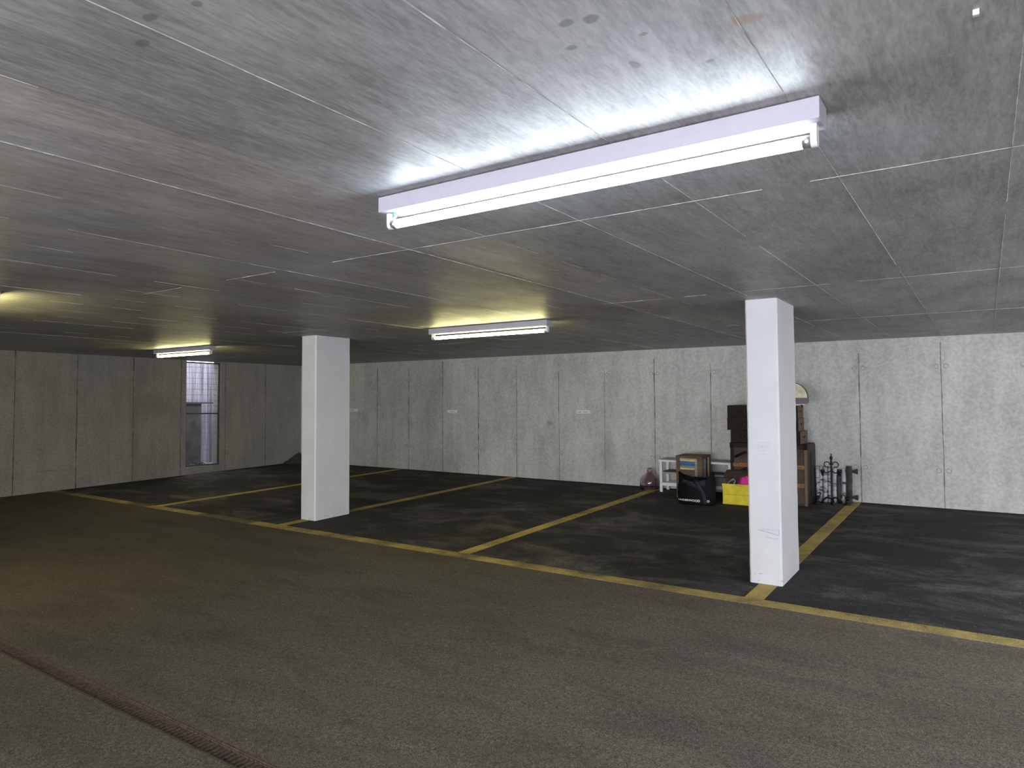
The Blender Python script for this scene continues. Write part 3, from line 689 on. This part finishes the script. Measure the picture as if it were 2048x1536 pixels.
b = MB(); b.add([(-W2/2, -D2/2, H2), (W2/2, -D2/2, H2), (W2/2, -D2/2-.075, H2-.085), (-W2/2-.02, -D2/2-.065, H2-.075), (-W2/2, -D2/2+.005, H2), (W2/2, -D2/2+.005, H2), (W2/2, -D2/2-.07, H2-.09), (-W2/2-.02, -D2/2-.06, H2-.08)], [(0, 1, 2, 3), (7, 6, 5, 4), (0, 4, 5, 1), (1, 5, 6, 2), (2, 6, 7, 3), (3, 7, 4, 0)]); b.build('flap', M['card'], t)
t = thing('pink_cloth', 'crumpled bright pink cloth heaped in the yellow crate', 'cloth', -2.560, 9.000, h=Fh)
b = MB(); n1, n2 = 22, 28; P = []
for i in range(n1+1):
    ph = math.pi*i/n1
    for j in range(n2):
        a = 2*math.pi*j/n2; d = Vector((math.sin(ph)*math.cos(a), math.sin(ph)*math.sin(a), math.cos(ph)))
        k = 1+.22*mnoise.noise(d*2.2+Vector((4, 1, 0)))+.10*abs(mnoise.noise(d*5)); P.append((d.x*.098*k, d.y*.050*k, .180+d.z*.158*k))
b.add(P, [(i*n2+j, i*n2+(j+1) % n2, (i+1)*n2+(j+1) % n2, (i+1)*n2+j) for i in range(n1) for j in range(n2)], 0, True)
tag(b.build('cloth', M['pink'], t), 'x', 'x'); c_ = t.children[0]; del c_['label']; del c_['category']
t = thing('cable_coil', 'loose loops of grey cable on the left side of the yellow crate', 'cable', -2.735, 9.0, h=.215)
b = MB()
pts = []
for i in range(60):
    a = 2*math.pi*i/20; r = .058-.006*(i/20); pts.append((r*math.cos(a), .020*math.sin(a)-.012+.010*(i/20), .040+.052*math.sin(a*1.0+.6)+.006*(i/20)))
b.tube(pts, .0035, 8); b.build('loop', M['cable'], t)

# --- old travel trunk standing on end
t = thing('travel_trunk', 'large upright travel trunk with wooden slats, mostly hidden by the right column', 'trunk', -2.345, 9.545)
trunk = t
W, D, H = .945, .535, .760
b = MB(); prof = [(-D/2, 0), (-D/2, H-.03), (-D/2+.01, H-.008), (-D/2+.03, H), (D/2-.07, H), (D/2-.03, H-.014), (D/2-.008, H-.045), (D/2, H-.09), (D/2, 0)]
n = len(prof); P = [(-W/2, y, z) for y, z in prof]+[(W/2, y, z) for y, z in prof]
b.add(P, [tuple(range(n)), tuple(range(2*n-1, n-1, -1))]+[(i, i+n, (i+1) % n+n, (i+1) % n) for i in range(n)]); b.build('body', M['leatherside'], t)
b = MB(); b.box(-W/2+.045, W/2-.035, -D/2-.006, -D/2+.002, .03, H-.05, bev=.002); b.build('front_panel', M['canvas'], t)
for zl in (.16, .225, .455):
    if zl == .16: continue
    b = MB(); b.box(-W/2+.032, W/2-.028, -D/2-.020, -D/2-.004, zl, zl+.052, bev=.004); s_ = b.build('wooden_slat', M['slat'], t)
    for i in range(12):
        b = MB(); x = -W/2+.07+i*(W-.14)/11; b.tube([(x, -D/2-.0215, zl+.026), (x, -D/2-.0195, zl+.026)], .006, 8); b.build('rivet', M['leather'], s_)
for x0, x1, nm in ((-W/2-.004, -W/2+.040, 'edge_band'), (W/2-.030, W/2+.003, 'edge_band')):
    b = MB(); b.box(x0, x1, -D/2-.012, -D/2+.03, .0, H-.002, bev=.004); b.build(nm, M['leather'] if x0 < 0 else M['edge'], t)
b = MB(); b.box(-W/2-.004, W/2+.003, -D/2-.012, -D/2+.03, H-.055, H+.004, bev=.004); b.build('top_band', M['leather'], t)
for sx in (-1, 1):
    b = MB(); x = sx*(W/2-.012); b.box(x-.022, x+.022, -D/2-.018, -D/2+.02, H-.06, H+.008, bev=.008); b.build('corner_cap', M['hook'], t)
for zl in (.60, .385):
    b = MB(); P = []
    for i in range(9):
        u = i/8; P.append((-W/2+.06+.15*u, -D/2-.020-.022*math.sin(math.pi*u), zl-.02+.075*u))
    ribbon(P, .034, (0, -1, 0), .010).build('leather_handle', M['hook'], t)
b = MB(); b.tube([(W/2+.0035, -.05+.0*0, .10), (W/2+.0035, -.05, H-.1)], .003, 6); b.build('side_seam', M['leather'], t)

# --- two stacks of brown storage boxes on the trunk
def storage(x, y, zt, rz, label):
    """zt: height over the floor plane at the trunk's own foot"""
    t = thing('storage_box', label, 'box', x, y, rz, zt, 'brown storage boxes on the trunk')
    W, D, H = .395, .325, .163
    b = MB(); b.box(-W/2, W/2, -D/2+.006, D/2, 0, H-.002, bev=.003); b.build('body', M['boxside'], t)
    b = MB(); b.box(-W/2-.001, W/2-.004, -D/2, -D/2+.008, .0, H-.003, bev=.002); q = b.build('front_panel', M['boxfront'], t); q['label'] = 'dark brown front'
    b = MB(); b.box(-.026, .026, -D/2-.006, -D/2+.001, H/2-.014, H/2+.016, bev=.002); h = b.build('label_holder', M['hook'], t)
    b = MB(); b.tube([(.02, -D/2-.009, H/2), (.02, -D/2-.004, H/2)], .005, 8); b.build('pin', M['brass'], h)
    b = MB(); b.box(W/2-.002, W/2+.0015, -.045, .045, H/2-.010, H/2+.014, bev=.003); b.build('hand_slot', M['hook'], t)
    return t
base = H+.0045
for x, y, i, rz, lab in ((-2.622, 9.455, 0, .0, 'dark brown storage box at the bottom of the left stack on the trunk'), (-2.664, 9.452, 1, .01, 'dark brown storage box in the middle of the left stack on the trunk'), (-2.660, 9.455, 2, -.005, 'dark brown storage box on top of the left stack on the trunk'),
                       (-2.128, 9.45, 0, -.06, 'brown storage box at the bottom of the right stack, its tan side askew'), (-2.162, 9.452, 1, .0, 'brown storage box in the middle of the right stack, tan side showing'), (-2.168, 9.452, 2, .01, 'brown storage box on top of the right stack, below the domed case')):
    # height is measured along the floor normal, so the things stacked on the trunk lean with it
    storage(x, y, base+.0035+i*.1640, rz, lab)
zt = base+.0035+3*.1640
t = thing('serving_tray', 'thin white tray between the domed case and the right box stack', 'tray', -2.165, 9.44, h=zt)
b = MB(); b.box(-.215, .222, -.165, .165, 0.0, .014, bev=.002); b.build('board', M['whitepaint'], t)
b = MB(); b.tube([(.222, -.10, .004), (.234, -.10, .002), (.236, -.10, -.03)], .006, 8); b.build('hook', M['hook'], t)
t = thing('domed_case', 'domed mauve case with a cream upper panel on top of the right stack', 'case', -2.045, 9.43, h=zt+.016)
hw, hz, st = .183, .190, .078
def dome(sc_):
    o = [(-hw*sc_+.02, 0), (hw*sc_-.02, 0), (hw*sc_-.005, .012), (hw*sc_, .035), (hw*sc_, st)]
    o += [(hw*sc_*math.cos(a), st+hz*sc_*math.sin(a)) for a in [math.pi*i/24 for i in range(1, 24)]]
    return o+[(-hw*sc_, st), (-hw*sc_, .035), (-hw*sc_+.005, .012)]
b = MB(); b.prism(dome(1), -.095, -.025, 0, True); b.build('shell', M['mauve'], t)
b = MB(); o_ = [(hw*.985*math.cos(a), st+hz*.985*math.sin(a)) for a in [math.pi*i/24 for i in range(25)]]
P = [(x, -.0965, z) for x, z in o_]+[(x*.6, -.106, st+(z-st)*.6+.01) for x, z in o_]+[(0, -.108, st+.05)]; k = 25
b.add(P, [(i, i+1, k+i+1, k+i) for i in range(k-1)]+[(k+i, k+i+1, 2*k) for i in range(k-1)]+[(k-1, 0, k, 2*k-1), (2*k-1, k, 2*k)], 0, True); b.build('cream_panel', M['cream'], t)
b = MB(); pts = [(x, -.093, z) for x, z in dome(1.0)[4:29]]; b.tube(pts, .0040, 8); b.build('piping', M['mauvedark'], t)

# --- birch pole panel and iron candle stand by the bay line
t = thing('birch_pole_panel', 'low panel of white birch poles with dark rails leaning on the back wall', 'panel', -1.62, 9.775)
r_ = random.Random(11)
for zc in (.405, .075):
    b = MB(); b.tube([(-.25, 0, zc), (.185, 0, zc), (.20, 0, zc), (.238, 0, zc), (.250, 0, zc)], [.017, .017, .018, .033, .034], 12); b.build('rail', M['post'], t)
for x, w_, mm, top, lab in ((-.217, .019, 'birch', .445, None), (-.178, .017, 'birch', .455, None), (-.122, .024, 'birch', .450, None), (-.070, .020, 'birch', .445, None), (-.012, .020, 'birch', .435, None), (.036, .021, 'post', .37, 'bare grey pole'), (.095, .020, 'birch', .44, None), (.158, .030, 'post', .475, 'dark thick end post')):
    b = MB(); pts = [(x+r_.uniform(-.004, .004), -.036+(w_ > .025)*-.008, z) for z in (.0, .1, .2, .3, top)]; b.tube(pts, [w_*1.22*r_.uniform(.9, 1.05) for _ in pts], 12); q = b.build('pole', M[mm], t)
    if lab: q['label'] = lab
t = thing('candle_stand', 'black wrought-iron candle stand with scrolls in front of the birch panel', 'candle stand', -1.640, 9.555)
b = MB(); b.tube([(0, 0, .0), (0, 0, .06), (0, 0, .50), (0, 0, .54)], [.020, .012, .011, .014], 10); b.build('stem', M['iron'], t)
b = MB(); b.lathe([(.001, .54), (.016, .545), (.008, .556), (.010, .562), (.020, .582), (.014, .604), (.006, .616), (.005, .624), (.012, .633), (.001, .645)], n=14); b.build('finial', M['iron'], t)
for s_ in (-1, 1):
    b = MB(); pts = [(s_*(.050+.033*math.cos(a)), 0, .505+.033*math.sin(a)) for a in [math.pi+s_*0+(.2-i*.31) for i in range(19)]]; b.tube(pts, .006, 8); b.build('scroll', M['iron'], t)
    b = MB(); xa = s_*.100; b.tube([(0, 0, .43), (s_*.04, -.01, .40), (s_*.08, -.015, .405), (xa, -.018, .43)], .007, 8); a_ = b.build('arm', M['iron'], t)
    b = MB(); b.lathe([(.001, .36), (.012, .37), (.020, .40), (.026, .425), (.030, .432), (.018, .436), (.001, .434)], (xa, -.018, 0), 12); b.build('candle_cup', M['iron'], a_)
for k in range(3):
    a = -math.pi/2+.35+2*math.pi*k/3; b = MB(); b.tube([(0, 0, .07), (.06*math.cos(a), .06*math.sin(a), .085), (.105*math.cos(a), .105*math.sin(a), .05), (.125*math.cos(a), .125*math.sin(a), .010)], [.012, .011, .011, .014], 8); b.build('foot', M['iron'], t)
for x, y, s_, lab in ((-1.806, 9.53, .75, 'squat black iron lantern base beside the trunk'), (-1.468, 9.60, .75, 'squat black iron base between candle stand and dark end post')):
    t = thing('iron_lantern_base', lab, 'stand', x, y, group='small iron bases by the birch panel')
    b = MB(); b.lathe([(.001, 0), (.055*s_, .0), (.060*s_, .012), (.035*s_, .024), (.018, .045), (.022, .07), (.034, .082), (.030, .095), (.010, .105), (.001, .106)], n=18); b.build('base', M['iron'], t)
    for k in range(2):
        b = MB(); sg = 2*k-1; b.tube([(sg*.012, -.005, .10), (sg*.038, -.012, .115), (sg*.046, -.012, .14), (sg*.028, -.008, .152), (sg*.016, -.005, .138)], .005, 8); b.build('scroll', M['iron'], t)

# --- dark sheet slumped in the far left corner
b = MB(); P = []; nx, ny = 16, 10
t = thing('dark_tarpaulin', 'dark grey tarpaulin slumped in the far corner behind the left column', 'tarpaulin', XL+.30, 9.72)
for i in range(nx+1):
    for j in range(ny+1):
        u, v = i/nx, j/ny
        yy = -.28+.40*u; zz = (.02+.19*u**1.1)*(1-v)**.9+.012*mnoise.noise(Vector((u*5, v*5, 0))); xx = -.26+.42*v*(.3+.7*u)
        P.append((xx, yy, max(.006, zz)))
for q in list(P): P.append((q[0]-.008, q[1]+.004, max(0, q[2]-.012)))
k = (nx+1)*(ny+1); F = []
for i in range(nx):
    for j in range(ny):
        a = i*(ny+1)+j; F.append((a, a+1, a+ny+2, a+ny+1)); F.append((k+a, k+a+ny+1, k+a+ny+2, k+a+1))
b.add(P, F, 0, True); b.build('sheet', M['sheet'], t)

# --- crumbs of straw and chips strewn over the lane
b = MB(); r_ = random.Random(21)
for i in range(900):
    x, y = r_.uniform(-6.5, 1.5), r_.uniform(1.0, 6.0)
    if DY0-.02 < y < DY1+.02: continue
    l = r_.uniform(.002, .011); w_ = r_.uniform(.0008, .0022); a = r_.uniform(0, math.pi); z = fz(x, y)+.0006
    u = Vector((math.cos(a), math.sin(a), 0)); v = Vector((-u.y, u.x, 0)); c0 = Vector((x, y, z))
    b.add([c0-u*l/2-v*w_/2, c0+u*l/2-v*w_/2, c0+u*l/2+v*w_/2, c0-u*l/2+v*w_/2, c0+Vector((0, 0, w_))], [(0, 1, 4), (1, 2, 4), (2, 3, 4), (3, 0, 4)])
tag(b.build('floor_debris', M['debris']), 'pale crumbs and straw strewn over the driving lane', 'debris', kind='stuff')
# --- small pale peg left in the ceiling
b = MB(); x, y = .004, 1.70; b.box(x-.006, x+.006, y-.005, y+.005, cz(x, y)-.012, cz(x, y)+.001, bev=.001); tag(b.build('ceiling_peg', M['fin']), 'tiny pale peg in the ceiling at the top right', 'peg')
